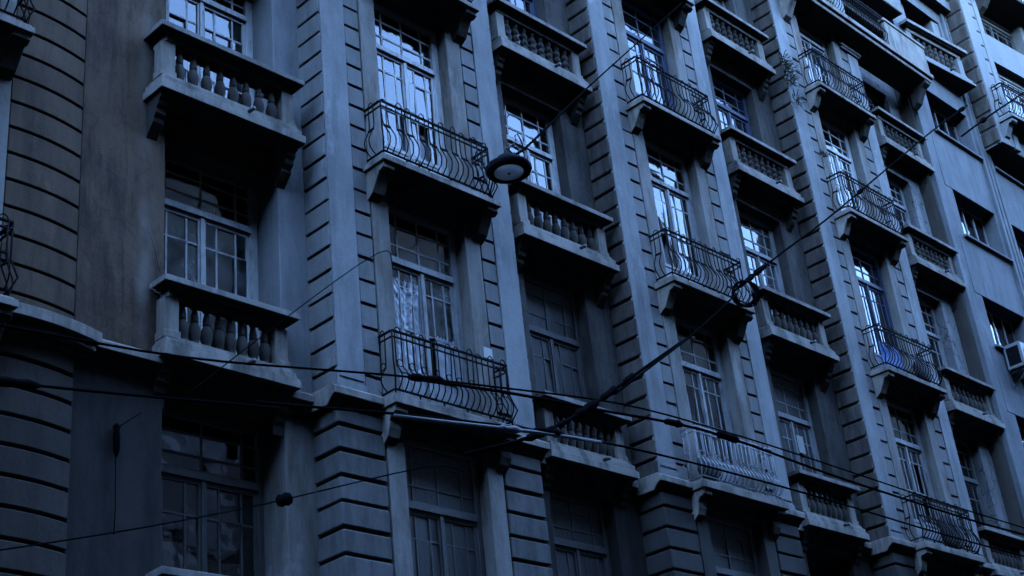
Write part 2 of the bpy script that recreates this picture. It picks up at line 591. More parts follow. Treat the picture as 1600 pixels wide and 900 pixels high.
for k in 'BDF':
    c = BX[k]
    course(sc, c - 1.89, c + 1.89, -0.10, 0.50)
    course(sc, c - 1.86, c - 1.7, -0.07, 0.497)
course(sc, -5.05, -1.885, 0.30, 0.505)
course(sc, 1.895, 4.27, 0.33, 0.505)
course(sc, 8.06, 10.785, 0.33, 0.505)
course(sc, 14.575, 17.07, 0.33, 0.505)
bparts('string_course', sc, 'balcony', 0.008)

# the rounded corner bow at the left
BCX, BCY, BR = -5.79, 2.76, 2.4


def bowpt(th, r):
    return (BCX + r * math.sin(th), BCY - r * math.cos(th))


def bowshape(th0, th1, r0, r1, n=10):
    a = [bowpt(th0 + (th1 - th0) * i / n, r1) for i in range(n + 1)]
    b = [bowpt(th1 + (th0 - th1) * i / n, r0) for i in range(n + 1)]
    return a + b


TH1, TH0 = R(18.4), R(-4.6)
bc = MB()
bc.vprism(bowshape(TH0 - R(8), R(19.4), BR - 0.5, BR - 0.05, 12), GROUND, TOP)
bpart('bow_core', bc, 'core')
bs = MB()
bs.vprism(bowshape(R(-9.0), R(-4.9), BR - 0.45, BR + 0.01, 4), GROUND, TOP)
bs.box(-12, -7.75, 0.36, 0.9, GROUND, TOP)
for a, bz in ((GROUND, -4.4), (-1.0, -0.7), (2.5, 2.79), (6.0, 6.3), (9.1, TOP)):
    bs.box(-7.75, -6.165, 0.45, 0.9, a, bz)
bparts('bow_window_surround', bs, 'jamb')
ks = [J0 + JP * i for i in range(-6, 36)]
bow_z = [-0.63] + [z for z in ks if -0.5 < z < TOP] + [TOP]
for a, b in zip(bow_z, bow_z[1:]):
    q = MB()
    q.vprism(bowshape(TH0, TH1, BR - 0.08, BR, 10), a + 0.018, b - 0.018)
    link_mesh('bow_stone', q.mesh('bow_stone', 'brown_block', 0.008), BLD, OFF)
z = JL0
while z > -4.8:
    q = MB()
    q.vprism(bowshape(TH0, TH1, BR - 0.08, BR + 0.03, 10), z - JPL + 0.018, z - 0.018)
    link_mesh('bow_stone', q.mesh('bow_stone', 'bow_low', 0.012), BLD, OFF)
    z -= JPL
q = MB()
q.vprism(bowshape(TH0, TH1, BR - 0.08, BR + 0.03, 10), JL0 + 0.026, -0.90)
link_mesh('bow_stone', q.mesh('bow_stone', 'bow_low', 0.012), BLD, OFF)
q = MB()
for zz0, zz1, rr in ((-0.78, -0.645, 0.30), (-0.85, -0.775, 0.22), (-0.90, -0.845, 0.12)):
    q.vprism(bowshape(R(-14), R(21), BR - 0.1, BR + rr, 14), zz0, zz1)
bpart('bow_cornice', q, 'balcony', 0.006)


# ------------------------------------------------------------------ windows
_wm = {}
NEAR = 'ABCD'


def pane_mesh(w, h, mat):
    key = (round(w, 3), round(h, 3), mat)
    if key not in _wm:
        _wm[key] = MB().box(-w / 2, w / 2, -0.002, 0.002, -h / 2, h / 2).mesh('pane', mat)
    return _wm[key]


def window(cx, yf, zb, zt, hw, ztr, pmat, gmat, near, panel=0.0, missing=(), parent=BLD, off=OFF, pm2=None):
    """french window: frame with mullion and transom; two glazed sashes under a transom light"""
    fr = MB()
    fw, fd = (0.125 if pmat in ('white', 'grey_paint') else 0.09), 0.10
    fr.box(-hw, -hw + fw, 0, fd, 0, zt - zb)
    fr.box(hw - fw, hw, 0, fd, 0, zt - zb)
    fr.box(-hw + fw, hw - fw, 0.003, fd - 0.003, zt - zb - fw, zt - zb)
    fr.box(-hw + fw, hw - fw, -0.028, fd - 0.003, ztr - zb - 0.045, ztr - zb + 0.045)
    fr.box(-hw + fw, hw - fw, 0.0, 0.03, ztr - zb + 0.045, ztr - zb + 0.075)
    w = link_mesh('window', fr.mesh('window', pmat, 0.006), parent, Vector((cx, yf, zb)) + off)
    panes = []
    iw = hw - fw
    idx = 0

    def lights(b, xs, zs, y, ids):
        for i in range(len(xs) - 1):
            for j in range(len(zs) - 1):
                panes.append(((xs[i] + xs[i + 1]) / 2, y, (zs[j] + zs[j + 1]) / 2, xs[i + 1] - xs[i], zs[j + 1] - zs[j], ids + (i, j)))
        for x in xs[1:-1]:
            b.box(x - 0.014, x + 0.014, y - 0.014, y + 0.014, zs[0], zs[-1])
        for zz in zs[1:-1]:
            b.box(xs[0], xs[-1], y - 0.012, y + 0.012, zz - 0.014, zz + 0.014)
    # transom light
    tz0, tz1 = ztr - zb + 0.075, zt - zb - fw
    if tz1 - tz0 > 0.12:
        b = MB()
        hh = tz1 - tz0
        lights(b, [-iw, -iw + 0.2, 0, iw - 0.2, iw], [tz0, tz0 + hh * 0.30, tz0 + hh * 0.74, tz1], 0.05, ('t',))
        link_mesh('transom_light', b.mesh('transom_light', pmat), w)
    st = ztr - zb - 0.045
    for s in (-1, 1):
        b = MB()
        x0, x1 = (-iw, -0.004) if s < 0 else (0.004, iw)
        sw = 0.055
        b.box(x0, x0 + sw, 0.012, 0.062, 0.02, st)
        b.box(x1 - sw, x1, 0.012, 0.062, 0.02, st)
        b.box(x0 + sw, x1 - sw, 0.014, 0.060, st - sw, st)
        if panel > 0:
            b.box(x0 + sw, x1 - sw, 0.026, 0.050, 0.02, panel)
            b.box(x0 + sw + 0.05, x1 - sw - 0.05, 0.018, 0.03, 0.16, panel - 0.12)
            b.box(x0 + sw, x1 - sw, 0.014, 0.060, panel, panel + 0.06)
        else:
            b.box(x0 + sw, x1 - sw, 0.014, 0.060, 0.02, 0.10)
        if s > 0:
            b.box(-0.03, 0.03, -0.008, 0.013, 0.02, st)
        zl = panel + 0.06 if panel > 0 else 0.10
        n0, n1 = x0 + sw, x1 - sw
        ww = n1 - n0
        lights(b, [n0, n0 + ww * 0.27, n0 + ww * 0.74, n1], [zl, zl + (st - sw - zl) * 0.40, zl + (st - sw - zl) * 0.83, st - sw], 0.038, ('l' if s < 0 else 'r',))
        link_mesh('sash', b.mesh('sash', pm2 or pmat, 0.003), w)
    if near:
        for x, y, zz, pw, ph, ids in panes:
            if ids in missing:
                continue
            link_mesh('pane', pane_mesh(pw, ph, gmat), w, (x, y, zz), (R(random.gauss(0, 1.3)), 0, R(random.gauss(0, 1.3))))
    else:
        b = MB()
        for x, y, zz, pw, ph, ids in panes:
            if ids not in missing:
                b.box(x - pw / 2, x + pw / 2, y - 0.002, y + 0.002, zz - ph / 2, zz + ph / 2)
        tag(link_mesh('panes', b.mesh('panes', gmat), w), kind='stuff')
    return w


IRON_TR = {0: -1.9, 1: 1.57, 2: 5.12, 3: 8.30, 4: 11.3}
ST_TR = {0: -1.75, 1: 1.60, 2: 5.04, 3: 8.40, 4: 11.2}
IP = {('B', 1): 'grey_paint', ('B', 2): 'white', ('B', 0): 'dark_paint', ('D', 2): 'grey_paint', ('D', 3): 'blue', ('D', 1): 'grey_paint',
      ('F', 2): 'blue', ('F', 3): 'white', ('F', 1): 'grey_paint', ('F', 4): 'grey_paint', ('D', 0): 'dark_paint'}
for k in 'BDF':
    for i in range(5):
        if (k, i) in (('B', 3), ('B', 4), ('D', 4), ('F', 0)):
            continue
        lo, hi = IRON_OPEN[i]
        miss = ()
        if (k, i) == ('B', 2):
            miss = (('l', 2, 0), ('r', 1, 0))
        if (k, i) == ('B', 1):
            miss = tuple(('l', a, b) for a in range(3) for b in range(2)) + (('r', 1, 0), ('r', 2, 0), ('r', 0, 0))
        if (k, i) == ('D', 2):
            miss = (('l', 1, 0),)
        if (k, i) == ('F', 1):
            miss = (('r', 1, 0), ('r', 1, 1))
        window(BX[k], 0.20, lo, hi, 0.716, IRON_TR[i], IP.get((k, i), 'old_paint'), 'board' if i < 1 else ('dusty' if (k, i) in (('D', 1), ('F', 1)) else ('milky' if (k, i) == ('B', 1) else 'glass')),
               k in NEAR, 0.62 if i else 0.5, miss)
SP = {('A', 1): 'white', ('A', 2): 'white', ('A', 0): 'dark_paint', ('C', 2): 'white', ('C', 1): 'dark_paint', ('C', 0): 'dark_paint', ('C', 3): 'blue',
      ('E', 3): 'blue', ('E', 2): 'grey_paint', ('E', 1): 'grey_paint', ('E', 4): 'old_paint', ('G', 3): 'grey_paint', ('G', 2): 'grey_paint', ('G', 1): 'old_paint'}
for k in 'ACEG':
    xl, xr, oc, hw, yr, mat, yb = REC[k]
    for i in range(5):
        if (k, i) in (('A', 3), ('A', 4), ('C', 4), ('E', 0), ('G', 0)):
            continue
        lo, hi = ST_OPEN[i]
        tr = ST_TR[i] + (0.18 if k == 'A' and i > 0 else 0)
        window(oc, yr, lo, hi, hw + 0.012, tr, SP.get((k, i), 'old_paint'), 'board' if (k, i) in (('C', 1), ('C', 0), ('E', 1)) else ('milky' if (k, i) in (('A', 1), ('E', 2)) else 'glass'), k in NEAR, 0)
for i in range(1, 3):
    lo, hi = IRON_OPEN[i]
    window(-6.95, 0.55, lo, hi, 0.79, lo + 2.3, 'old_paint', 'glass', False, 0.6)


# ------------------------------------------------------------------ balconies
VASE = [(0.062, 0.0), (0.062, 0.035), (0.048, 0.05), (0.058, 0.10), (0.074, 0.17), (0.075, 0.24), (0.058, 0.31), (0.038, 0.345),
        (0.050, 0.355), (0.050, 0.375), (0.044, 0.39), (0.050, 0.41), (0.040, 0.47), (0.027, 0.53), (0.050, 0.545), (0.050, 0.575)]
BALL = [(0.062, 0.0), (0.062, 0.04), (0.045, 0.05)]
for c in (0.118, 0.258, 0.398):
    BALL += [(0.070 * math.cos(a), c + 0.072 * math.sin(a)) for a in (-1.0, -0.5, 0.0, 0.5, 1.0)]
BALL += [(0.04, 0.475), (0.058, 0.50), (0.058, 0.575)]
_bal = {}


def stone_balcony(parent, cx, zl, yf, hw, kind, off, mat='balcony', cmat='coping', bmat='baluster', thin=0.0, spout=True, brackets=True):
    b = MB()
    yb = 0.494
    zb = -0.716 + thin
    for h, d0, z0, z1 in ((hw, 0.0, zb, -0.60), (hw - 0.02, 0.02, -0.602, -0.575), (hw - 0.035, 0.035, -0.577, -0.505),
                          (hw - 0.06, 0.06, -0.507, -0.475), (hw - 0.075, 0.075, -0.477, -0.44)):
        b.box(-h, h, yf + d0, yb, z0, z1)
    e = link_mesh('stone_balcony', b.mesh('stone_balcony', mat, 0.006, 0.003), parent, Vector((cx, 0, zl)) + off)
    # coping, a U of stepped stone
    c = MB()
    for h, d0, z0, z1 in ((hw - 0.13, 0.12, 0.09, 0.185), (hw - 0.05, 0.045, 0.183, 0.207), (hw + 0.01, -0.012, 0.205, 0.287)):
        c.box(-h, h, yf + d0, min(yf + 0.33, 0.45), z0, z1)
        c.box(-h, -h + 0.26, yf + 0.3, yb, z0 + 0.002, z1 - 0.002)
        c.box(h - 0.26, h, yf + 0.3, yb, z0 + 0.002, z1 - 0.002)
    link_mesh('coping', c.mesh('coping', cmat, 0.007, 0.003), e)
    for s in (-1, 1):
        p = MB()
        x = s * (hw - 0.18)
        p.box(x - 0.095, x + 0.095, yf + 0.13, yf + 0.31, -0.44, 0.092)
        p.box(x - 0.11, x + 0.11, yf + 0.115, yf + 0.312, -0.442, -0.34)
        link_mesh('balcony_post', p.mesh('balcony_post', mat, 0.006, 0.003), e)
        if not brackets:
            continue
        k = MB()                                              # scroll bracket tucked below
        zs_ = zb + 0.001
        k.prism([(yb, zs_), (yf + 0.10, zs_), (yf + 0.11, zs_ - 0.07), (yf + 0.15, zs_ - 0.09), (yf + 0.16, zs_ - 0.15), (yf + 0.20, zs_ - 0.18), (yf + 0.21, zs_ - 0.25),
                 (yf + 0.26, zs_ - 0.29), (yf + 0.27, zs_ - 0.35), (yf + 0.31, zs_ - 0.40), (yb, zs_ - 0.52)], s * (hw - 0.13) - 0.075, s * (hw - 0.13) + 0.075)
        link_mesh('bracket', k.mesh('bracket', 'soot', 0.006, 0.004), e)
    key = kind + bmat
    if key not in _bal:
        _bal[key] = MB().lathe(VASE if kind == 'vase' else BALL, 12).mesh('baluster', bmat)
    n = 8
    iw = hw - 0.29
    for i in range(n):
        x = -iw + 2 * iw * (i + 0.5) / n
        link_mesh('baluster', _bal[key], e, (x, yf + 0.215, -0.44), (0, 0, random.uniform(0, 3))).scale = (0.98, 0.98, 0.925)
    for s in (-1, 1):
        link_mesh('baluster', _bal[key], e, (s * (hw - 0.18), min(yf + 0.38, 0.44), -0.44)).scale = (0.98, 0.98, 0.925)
    if spout:
        k = MB()
        k.tube([(0.22, yf + 0.08, -0.535), (0.22, yf - 0.075, -0.548)], [0.026, 0.03], 7)
        link_mesh('rain_spout', k.mesh('rain_spout', 'steel'), e)
    return e


for k in 'ACEG':
    for i in (1, 2, 3, 4):
        if (k, i) in (('A', 4), ('C', 4), ('G', 0)):
            continue
        if i == 1:
            stone_balcony(BLD, BX[k], LV[1], 0.178, 0.955, 'vase', OFF)
        else:
            stone_balcony(BLD, BX[k], LV[i] - (0.02 if i == 3 else 0), 0.072, 1.10, 'vase' if i == 2 else 'ball', OFF)
sb = stone_balcony(BLD, BX['A'], LV[0], 0.178, 0.955, 'vase', OFF)


def bar_path(kind):
    if kind == 'belly':
        return [(0.0, 0.80), (0.0, 0.52), (-0.010, 0.44), (-0.055, 0.34), (-0.098, 0.25), (-0.110, 0.18), (-0.090, 0.09), (-0.035, 0.03), (0.0, 0.0)]
    return [(0.0, 0.80), (0.0, 0.40), (-0.006, 0.33), (-0.060, 0.25), (-0.092, 0.18), (-0.088, 0.11), (-0.045, 0.04), (0.0, 0.0)]


def ring(cx, y, cz, r, n=10, plane='xz'):
    return [(cx + r * math.cos(2 * PI * i / n), y, cz + r * math.sin(2 * PI * i / n)) for i in range(n)]


def pair_mesh(kind, mat, pitch):
    key = (kind, mat, round(pitch, 3))
    if key in _bal:
        return _bal[key]
    b = MB()
    r = 0.0095
    q = pitch / 4
    for s in (-1, 1):
        b.tube([(s * q, y, z) for y, z in bar_path(kind)], r, 5)
    b.tube([(-q, 0, 0.80)] + [(-q * math.cos(a), 0, 0.80 + 0.075 * math.sin(a)) for a in (0.5, 1.05, 1.57, 2.1, 2.64)] + [(q, 0, 0.80)], r * 0.85, 5)
    if kind == 'belly':
        b.box(-q - 0.012, q + 0.012, -0.03, -0.008, 0.405, 0.43)
    else:
        b.tube(ring(0, -0.01, 0.37, q * 0.95), r * 0.8, 4, True)
    _bal[key] = b.mesh('baluster_pair', mat)
    return _bal[key]


def iron_balcony(parent, cx, zl, off, mat='iron', kind='belly', join=False, smat='balcony', yf=-0.40, hw=1.11, brackets=True, th=0.12, rails=True):
    b = MB()
    b.box(-hw, hw, yf, 0.05, -th, -0.03)
    b.box(-hw + 0.03, hw - 0.03, yf + 0.03, 0.05, -0.032, 0.0)
    e = link_mesh('iron_balcony', b.mesh('iron_balcony', smat, 0.008, 0.004), parent, Vector((cx, 0, zl)) + off)
    if brackets:
        for s in (-1, 1):
            k = MB()
            x = s * (hw - 0.14)
            d = abs(yf) - 0.05
            k.prism([(0.05, -th), (-d, -th), (-d - 0.005, -th - 0.07), (-d + 0.04, -th - 0.10), (-d + 0.10, -th - 0.10), (-d + 0.14, -th - 0.17), (-d * 0.45, -th - 0.26),
                     (-d * 0.30, -th - 0.36), (-d * 0.12, -th - 0.40), (0.05, -th - 0.47)], x - 0.10, x + 0.10)
            k.prism([(-d - 0.012, -th - 0.075), (-d + 0.05, -th - 0.115), (-d + 0.11, -th - 0.112), (-d + 0.04, -th - 0.06)], x - 0.115, x + 0.115)
            link_mesh('bracket', k.mesh('bracket', smat if s < 0 else 'soot', 0.008, 0.004), e)  # left bracket keeps the lit colour, right one has shade painted in
    if not rails:
        return e
    yr, rw = yf + 0.075, hw - 0.08
    zt, z2, z0 = 0.885, 0.80, 0.075
    k = MB()
    for zz, t in ((zt, 0.016), (z2, 0.011), (z0, 0.013)):
        k.box(-rw, rw, yr - t, yr + t, zz - t * 0.7, zz + t * 0.7)
        for s in (-1, 1):
            x0, x1 = (s * rw - t, s * rw + t)
            k.box(x0, x1, yr + t, 0.02, zz - t * 0.7 + 0.001, zz + t * 0.7 - 0.001)
    for x in [-rw + 0.001, rw - 0.001]:
        k.tube([(x, yr, zt), (x, yr, 0.45), (x * 1.05, yr - 0.07, 0.22), (x, yr, z0), (x, yr, 0)], 0.012, 5)
    for i in range(1, 5):
        x = -rw + 2 * rw * i / 5
        k.box(x - 0.009, x + 0.009, yr - 0.009, yr + 0.009, 0.0, z0)
    link_mesh('railing_frame', k.mesh('railing_frame', mat), e)
    n = 10
    pitch = 2 * rw / n
    pm = pair_mesh(kind, mat, pitch)
    places = [((-rw + pitch * (i + 0.5), yr, z0), 0.0) for i in range(n)]
    for s in (-1, 1):
        places.append(((s * rw, yr + 0.20, z0), s * PI / 2))
    if join:
        b = MB()
        for (p, rz) in places:
            mtx = Matrix.Translation(p) @ Matrix.Rotation(rz, 4, 'Z')
            b.add([mtx @ v.co for v in pm.vertices], [tuple(f.vertices) for f in pm.polygons], True)
        tag(link_mesh('baluster_pairs', b.mesh('baluster_pairs', mat), e), kind='stuff')
    else:
        for p, rz in places:
            link_mesh('baluster_pair', pm, e, p, (R(random.gauss(0, 1.0)), R(random.gauss(0, 3.5) if random.random() < 0.15 else random.gauss(0, 0.8)), rz + R(random.gauss(0, 3))))
    return e


iron_balcony(BLD, BX['B'], 2.79, OFF)
iron_balcony(BLD, BX['B'], 6.30, OFF)
iron_balcony(BLD, BX['B'], -0.675, OFF, kind='loop', yf=-0.31, th=0.145)
iron_balcony(BLD, BX['D'], 6.30, OFF)
iron_balcony(BLD, BX['D'], 2.79, OFF)
iron_balcony(BLD, BX['D'], -0.675, OFF, mat='pale_iron', kind='loop', yf=-0.31, th=0.145)
iron_balcony(BLD, BX['D'], 9.42, OFF)
for z in (2.79, 6.30, 9.42):
    iron_balcony(BLD, BX['F'], z, OFF)
iron_balcony(BLD, BX['F'], -0.675, OFF, kind='belly', yf=-0.31, th=0.145)
for z in (2.79, -0.66):
    e = iron_balcony(BLD, -7.1, z, OFF + Vector((0, 0.36, 0)), yf=-0.42, hw=1.14)

# long top floor balcony over the last two bays, with a solid parapet end
tb = MB()
tb.box(11.2, 17.26, -0.50, 0.3, 11.83, 11.95)
tb.box(11.25, 17.2, -0.44, 0.3, 11.72, 11.832)
top = bpart('top_balcony', tb, 'balcony', 0.01)
pp = MB()
pp.box(15.35, 17.2, -0.47, -0.36, 11.95, 12.72)
pp.box(15.30, 17.24, -0.50, -0.33, 12.72, 12.80)
link_mesh('parapet', pp.mesh('parapet', 'balcony', 0.01), top)
for x in (11.45, 17.0):
    k = MB()
    k.prism([(0.05, 11.72), (-0.42, 11.72), (-0.42, 11.62), (-0.30, 11.55), (-0.2, 11.40), (-0.1, 11.22), (0.05, 11.12)], x - 0.12, x + 0.12)
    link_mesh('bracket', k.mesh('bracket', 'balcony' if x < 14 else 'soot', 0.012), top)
k = MB()
for zz, t in ((12.83, 0.016), (12.75, 0.011), (12.02, 0.013)):
    k.box(11.3, 15.3, -0.44 - t, -0.44 + t, zz - t, zz + t)
link_mesh('railing_frame', k.mesh('railing_frame', 'iron'), top)
pm = pair_mesh('belly', 'iron', 0.206)
for i in range(19):
    link_mesh('baluster_pair', pm, top, (11.42 + i * 0.206, -0.44, 12.02))
# capital under it on the right pilaster of that bay
k = MB()
for a, z0, z1 in ((0.02, 11.45, 11.50), (0.05, 11.50, 11.56), (0.03, 11.56, 11.63), (0.09, 11.63, 11.72)):
    k.box(BX['F'] + 1.02 - a, BX['F'] + 1.773 + a, -0.03 - a, 0.08, z0, z1)
bpart('capital', k, 'pier', 0.012)

# ------------------------------------------------------------------ plain neighbour on the right
PL = tag(empty('plain_building', (28, 0.08, GROUND)), 'plain smooth grey building with deep square windows at the right end of the row', 'building')
OP = Vector((-28, -0.08, -GROUND))
PW = [(17.92, 20.02), (20.92, 23.0), (23.9, 26.0)]
PZ = [(-1.0, 0.3), (1.98, 3.28), (4.98, 6.28), (7.88, 9.20), (10.88, 12.16), (13.9, 15.2)]
PTOP = 15.6
cells = MB()
xs = [17.16] + [v for w in PW for v in w] + [60.0]
for i in range(0, len(xs), 2):
    cells.box(xs[i], xs[i + 1], 0.08, 0.8, GROUND, PTOP)
for x0, x1 in PW:
    z = GROUND
    for a, b in PZ:
        cells.box(x0, x1, 0.085, 0.8, z, a)
        z = b
    cells.box(x0, x1, 0.085, 0.8, z, PTOP)
bparts('wall', cells, 'plain', 0, PL, OP)
pn = MB()
for (a, b), (c, d) in zip(PZ, PZ[1:]):
    for x0, x1 in PW:                                       # slightly proud panels between window heads and sills
        pn.box(x0 - 0.35, x1 + 0.03, 0.070, 0.09, b + 0.005, c - 0.07)
bparts('spandrel_panel', pn, 'plain', 0.004, PL, OP)
bd = MB()
for x0, x1 in ((20.16, 20.30), (20.38, 20.52), (20.60, 20.74), (23.1, 23.24), (23.32, 23.46), (23.54, 23.68)):
    bd.box(x0, x1, 0.0, 0.1, GROUND, PTOP)
bparts('vertical_fin', bd, 'plain', 0.006, PL, OP)
cg = MB()
cg.box(17.065, 17.155, 0.2, 0.8, GROUND, PTOP)
link_mesh('party_joint', cg.mesh('party_joint', 'core'), PL, OP)
rb = MB()
rb.box(17.2, 60, 3.6, 3.8, GROUND, PTOP)
for a, b in PZ:
    rb.box(17.2, 60, 0.8, 3.6, b + 0.2, b + 0.4)
bparts('room_wall', rb, 'dark', 0, PL, OP)
rt = MB()
rt.box(17.1, 60.2, -0.2, 8, PTOP, PTOP + 0.3)
link_mesh('roof', rt.mesh('roof', 'plain', 0.01), PL, OP)
for wi, (x0, x1) in enumerate(PW[:2]):
    for zi, (a, b) in enumerate(PZ[1:5]):
        f = MB()
        w = x1 - x0
        f.box(0, w, 0, 0.06, 0, 0.06)
        f.box(0, w, 0, 0.06, b - a - 0.06, b - a)
        n = 4
        for i in range(n + 1):
            xx = (w - 0.06) * i / n
            f.box(xx, xx + 0.06, 0.002, 0.058, 0.06, b - a - 0.06)
        win = link_mesh('window', f.mesh('window', 'old_paint' if zi % 2 else 'grey_paint', 0.005), PL, Vector((x0, 0.42, a)) + OP)
        for i in range(n):
            pw = (w - 0.06) / n - 0.06
            link_mesh('pane', pane_mesh(pw, b - a - 0.12, 'glass'), win, ((w - 0.06) * (i + 0.5) / n + 0.03, 0.03, (b - a) / 2), (R(random.uniform(-.8, .8)), 0, R(random.uniform(-.8, .8))))
        sl = MB()
        sl.box(-0.12, w + 0.12, -0.44, 0.0, -0.068, 0.004)
        link_mesh('sill', sl.mesh('sill', 'plain', 0.012), win)

# ------------------------------------------------------------------ whitewashed upper bay of the next building, jutting out at the top right
WANG = R(-5.5)
WG = tag(empty('whitewashed_bay', (17.418, -0.15, 13.995), WANG), 'bright whitewashed upper storeys jutting out at the top right above the plain grey wall', 'building')
s_ = 1.2
# local frame: coping left corner at the origin, x along the front
O2 = Vector((1.40, -0.09, -0.287))


def wpart(name, b, mat, bev=0.0):
    return link_mesh(name, b.mesh(name, mat, bev), WG)


wsb = stone_balcony(WG, 0, 0, 0.072, 1.10, 'ball', Vector((0, 0, 0)), 'pale', 'coping', 'baluster', 0.05, True, False)
wsb.scale = (1.21, 1.21, 1.2)
wsb.location = (1.34, -0.09, -0.344)
BOT = -2.75
b = MB()
b.box(0.03, 1.0, 0.52, 1.3, -1.2, 4.0)
b.box(2.25, 2.9, 0.52, 1.3, -1.2, 4.0)
b.box(1.0, 2.25, 0.53, 1.3, 2.3, 4.0)
bparts('recess_wall', b, 'pale', 0, WG, (0, 0, 0))
b = MB()
b.box(3.0, 3.95, 0.02, 1.3, BOT, 4.0)
wpart('pier_core', b, 'core')
b = MB()
b.box(0.03, 2.999, 0.54, 3.5, -1.22, -1.14)
b.box(3.001, 9.0, 0.07, 3.5, BOT - 0.03, BOT + 0.06)
bparts('soffit', b, 'pale', 0, WG, (0, 0, 0))
b = MB()
b.box(3.04, 3.48, -0.06, 0.1, BOT - 0.01, 4.0)
b.box(3.72, 3.96, -0.05, 0.4, BOT - 0.01, 4.0)
bparts('pier_panel', b, 'pale', 0.01, WG, (0, 0, 0))
zz = BOT
block_m = MB().box(0, 0.085, 0, 0.58, 0, 0.42).mesh('quoin_block', 'quoin', 0.03, 0.006)
jm = MB().box(0, 0.225, 0, 0.08, 0, 0.42).mesh('jamb_stone', 'pale', 0.008, 0.003)
while zz < 3.9:
    link_mesh('quoin_block', block_m, WG, (2.965, -0.03, zz + 0.025))
    link_mesh('jamb_stone', jm, WG, (3.487, -0.035, zz + 0.025))
    zz += 0.47
b = MB()
b.box(3.96, 6.3, 0.06, 0.9, BOT, -2.0)
b.box(3.96, 6.3, 0.06, 0.9, 0.30, 1.25)
b.box(3.96, 6.3, 0.06, 0.9, 2.35, 2.75)
b.box(6.3, 9.0, 0.02, 0.9, BOT, 4.0)
b.box(0.03, 9.0, 3.5, 3.7, BOT, 4.0)
b.box(0.0, 0.03, 0.52, 3.5, -1.2, 4.0)
bparts('wall', b, 'pale', 0, WG, (0, 0, 0))
b = MB()
b.box(-0.2, 9.0, -0.2, 3.7, 4.0, 4.3)
wpart('roof', b, 'coping', 0.02)
window(1.62, 0.85, -0.8, 2.4, 0.63, 0.75, 'blue', 'glass', False, 0, (), WG, Vector((0, 0, 0)))
window(5.13, 0.3, -2.0, 0.30, 1.17, -0.1, 'white', 'glass', False, 0.7, (), WG, Vector((0, 0, 0)))
window(5.13, 0.3, 1.25, 2.35, 1.17, 2.1, 'dark_paint', 'glass', False, 0, (), WG, Vector((0, 0, 0)))
wib = iron_balcony(WG, 4.45, -2.0, Vector((0, 0, 0)), smat='pale', join=True)
wib.scale = (1.15, 1.15, 1.12)
wob = iron_balcony(WG, 5.4, 2.55, Vector((0, 0, 0)), smat='soot', join=True)  # slab colour darkened to paint in a black underside
wob.scale = (1.25, 1.5, 1.12)

# ------------------------------------------------------------------ across the street (seen only in the glass; added and sized to shade the facade)
OB = tag(empty('opposite_building', (12, -19, GROUND)), 'dark building across the street, mirrored in the lower window panes', 'building')
b = MB()
x = -50.0
rr = random.Random(5)
for x0, x1, zt in ((-79.9, -22, 21.0), (-22, -8, 19.6), (-8, 6, 18.4), (6, 17, 17.6), (17, 31, 18.2), (31, 79.9, 17.2)):
    b.box(x0, x1 - 0.02, -28, -17.2, GROUND, zt)
    b.box(x0 - 0.1, x1 + 0.1, -28.2, -16.9, zt, zt + 0.35)
for x0, x1, zt in ((-100, -80, 26.0), (80, 100, 18.0)):       # unseen blocks added at the street ends to cut low sky light
    b.box(x0, x1, -60, 40, GROUND, zt)
bparts('wall', b, 'opposite', 0, OB, Vector((-12, 19, -GROUND)))
b = MB()
x = -58.0
while x < 58:
    for z in (-8.2, -5.0, -1.6, 1.8, 5.2, 8.4):
        b.box(x, x + 1.2, -17.21, -17.14, z, z + 1.9)
        b.box(x - 0.15, x + 1.35, -17.2, -16.9, z - 0.15, z - 0.03)
    x += 3.1
tag(link_mesh('window_shutters', b.mesh('window_shutters', 'board'), OB, Vector((-12, 19, -GROUND))), kind='stuff')


# ------------------------------------------------------------------ hanging lamp and cables
def cable(name, pts, r, label, cat='cable', group=None, mat='rubber', sag=0.0, lumps=()):
    P = []
    for a, b in zip(pts, pts[1:]):
        a, b = Vector(a), Vector(b)
        n = max(2, int((b - a).length / 0.5))
        for i in range(n):
            P.append(a.lerp(b, i / n))
    P.append(Vector(pts[-1]))
    # smooth the polyline once or twice
    for _ in range(3):
        P = [P[0]] + [(P[i - 1] + P[i] * 2 + P[i + 1]) / 4 for i in range(1, len(P) - 1)] + [P[-1]]
    o0 = P[0].copy()
    b = MB()
    b.tube([p - o0 for p in P], r, 6)
    for (t, ln, rr) in lumps:                               # taped splices
        i = min(len(P) - 2, max(1, int(t * (len(P) - 1))))
        d = (P[i + 1] - P[i - 1]).normalized()
        c = P[i] - o0
        k = 7
        b.tube([c + d * ln * (j / k - 0.5) for j in range(k + 1)], [rr * random.uniform(0.7, 1.15) if 0 < j < k else rr * 0.4 for j in range(k + 1)], 7)
    return tag(link_mesh(name, b.mesh(name, mat), None, o0), label, cat, group)


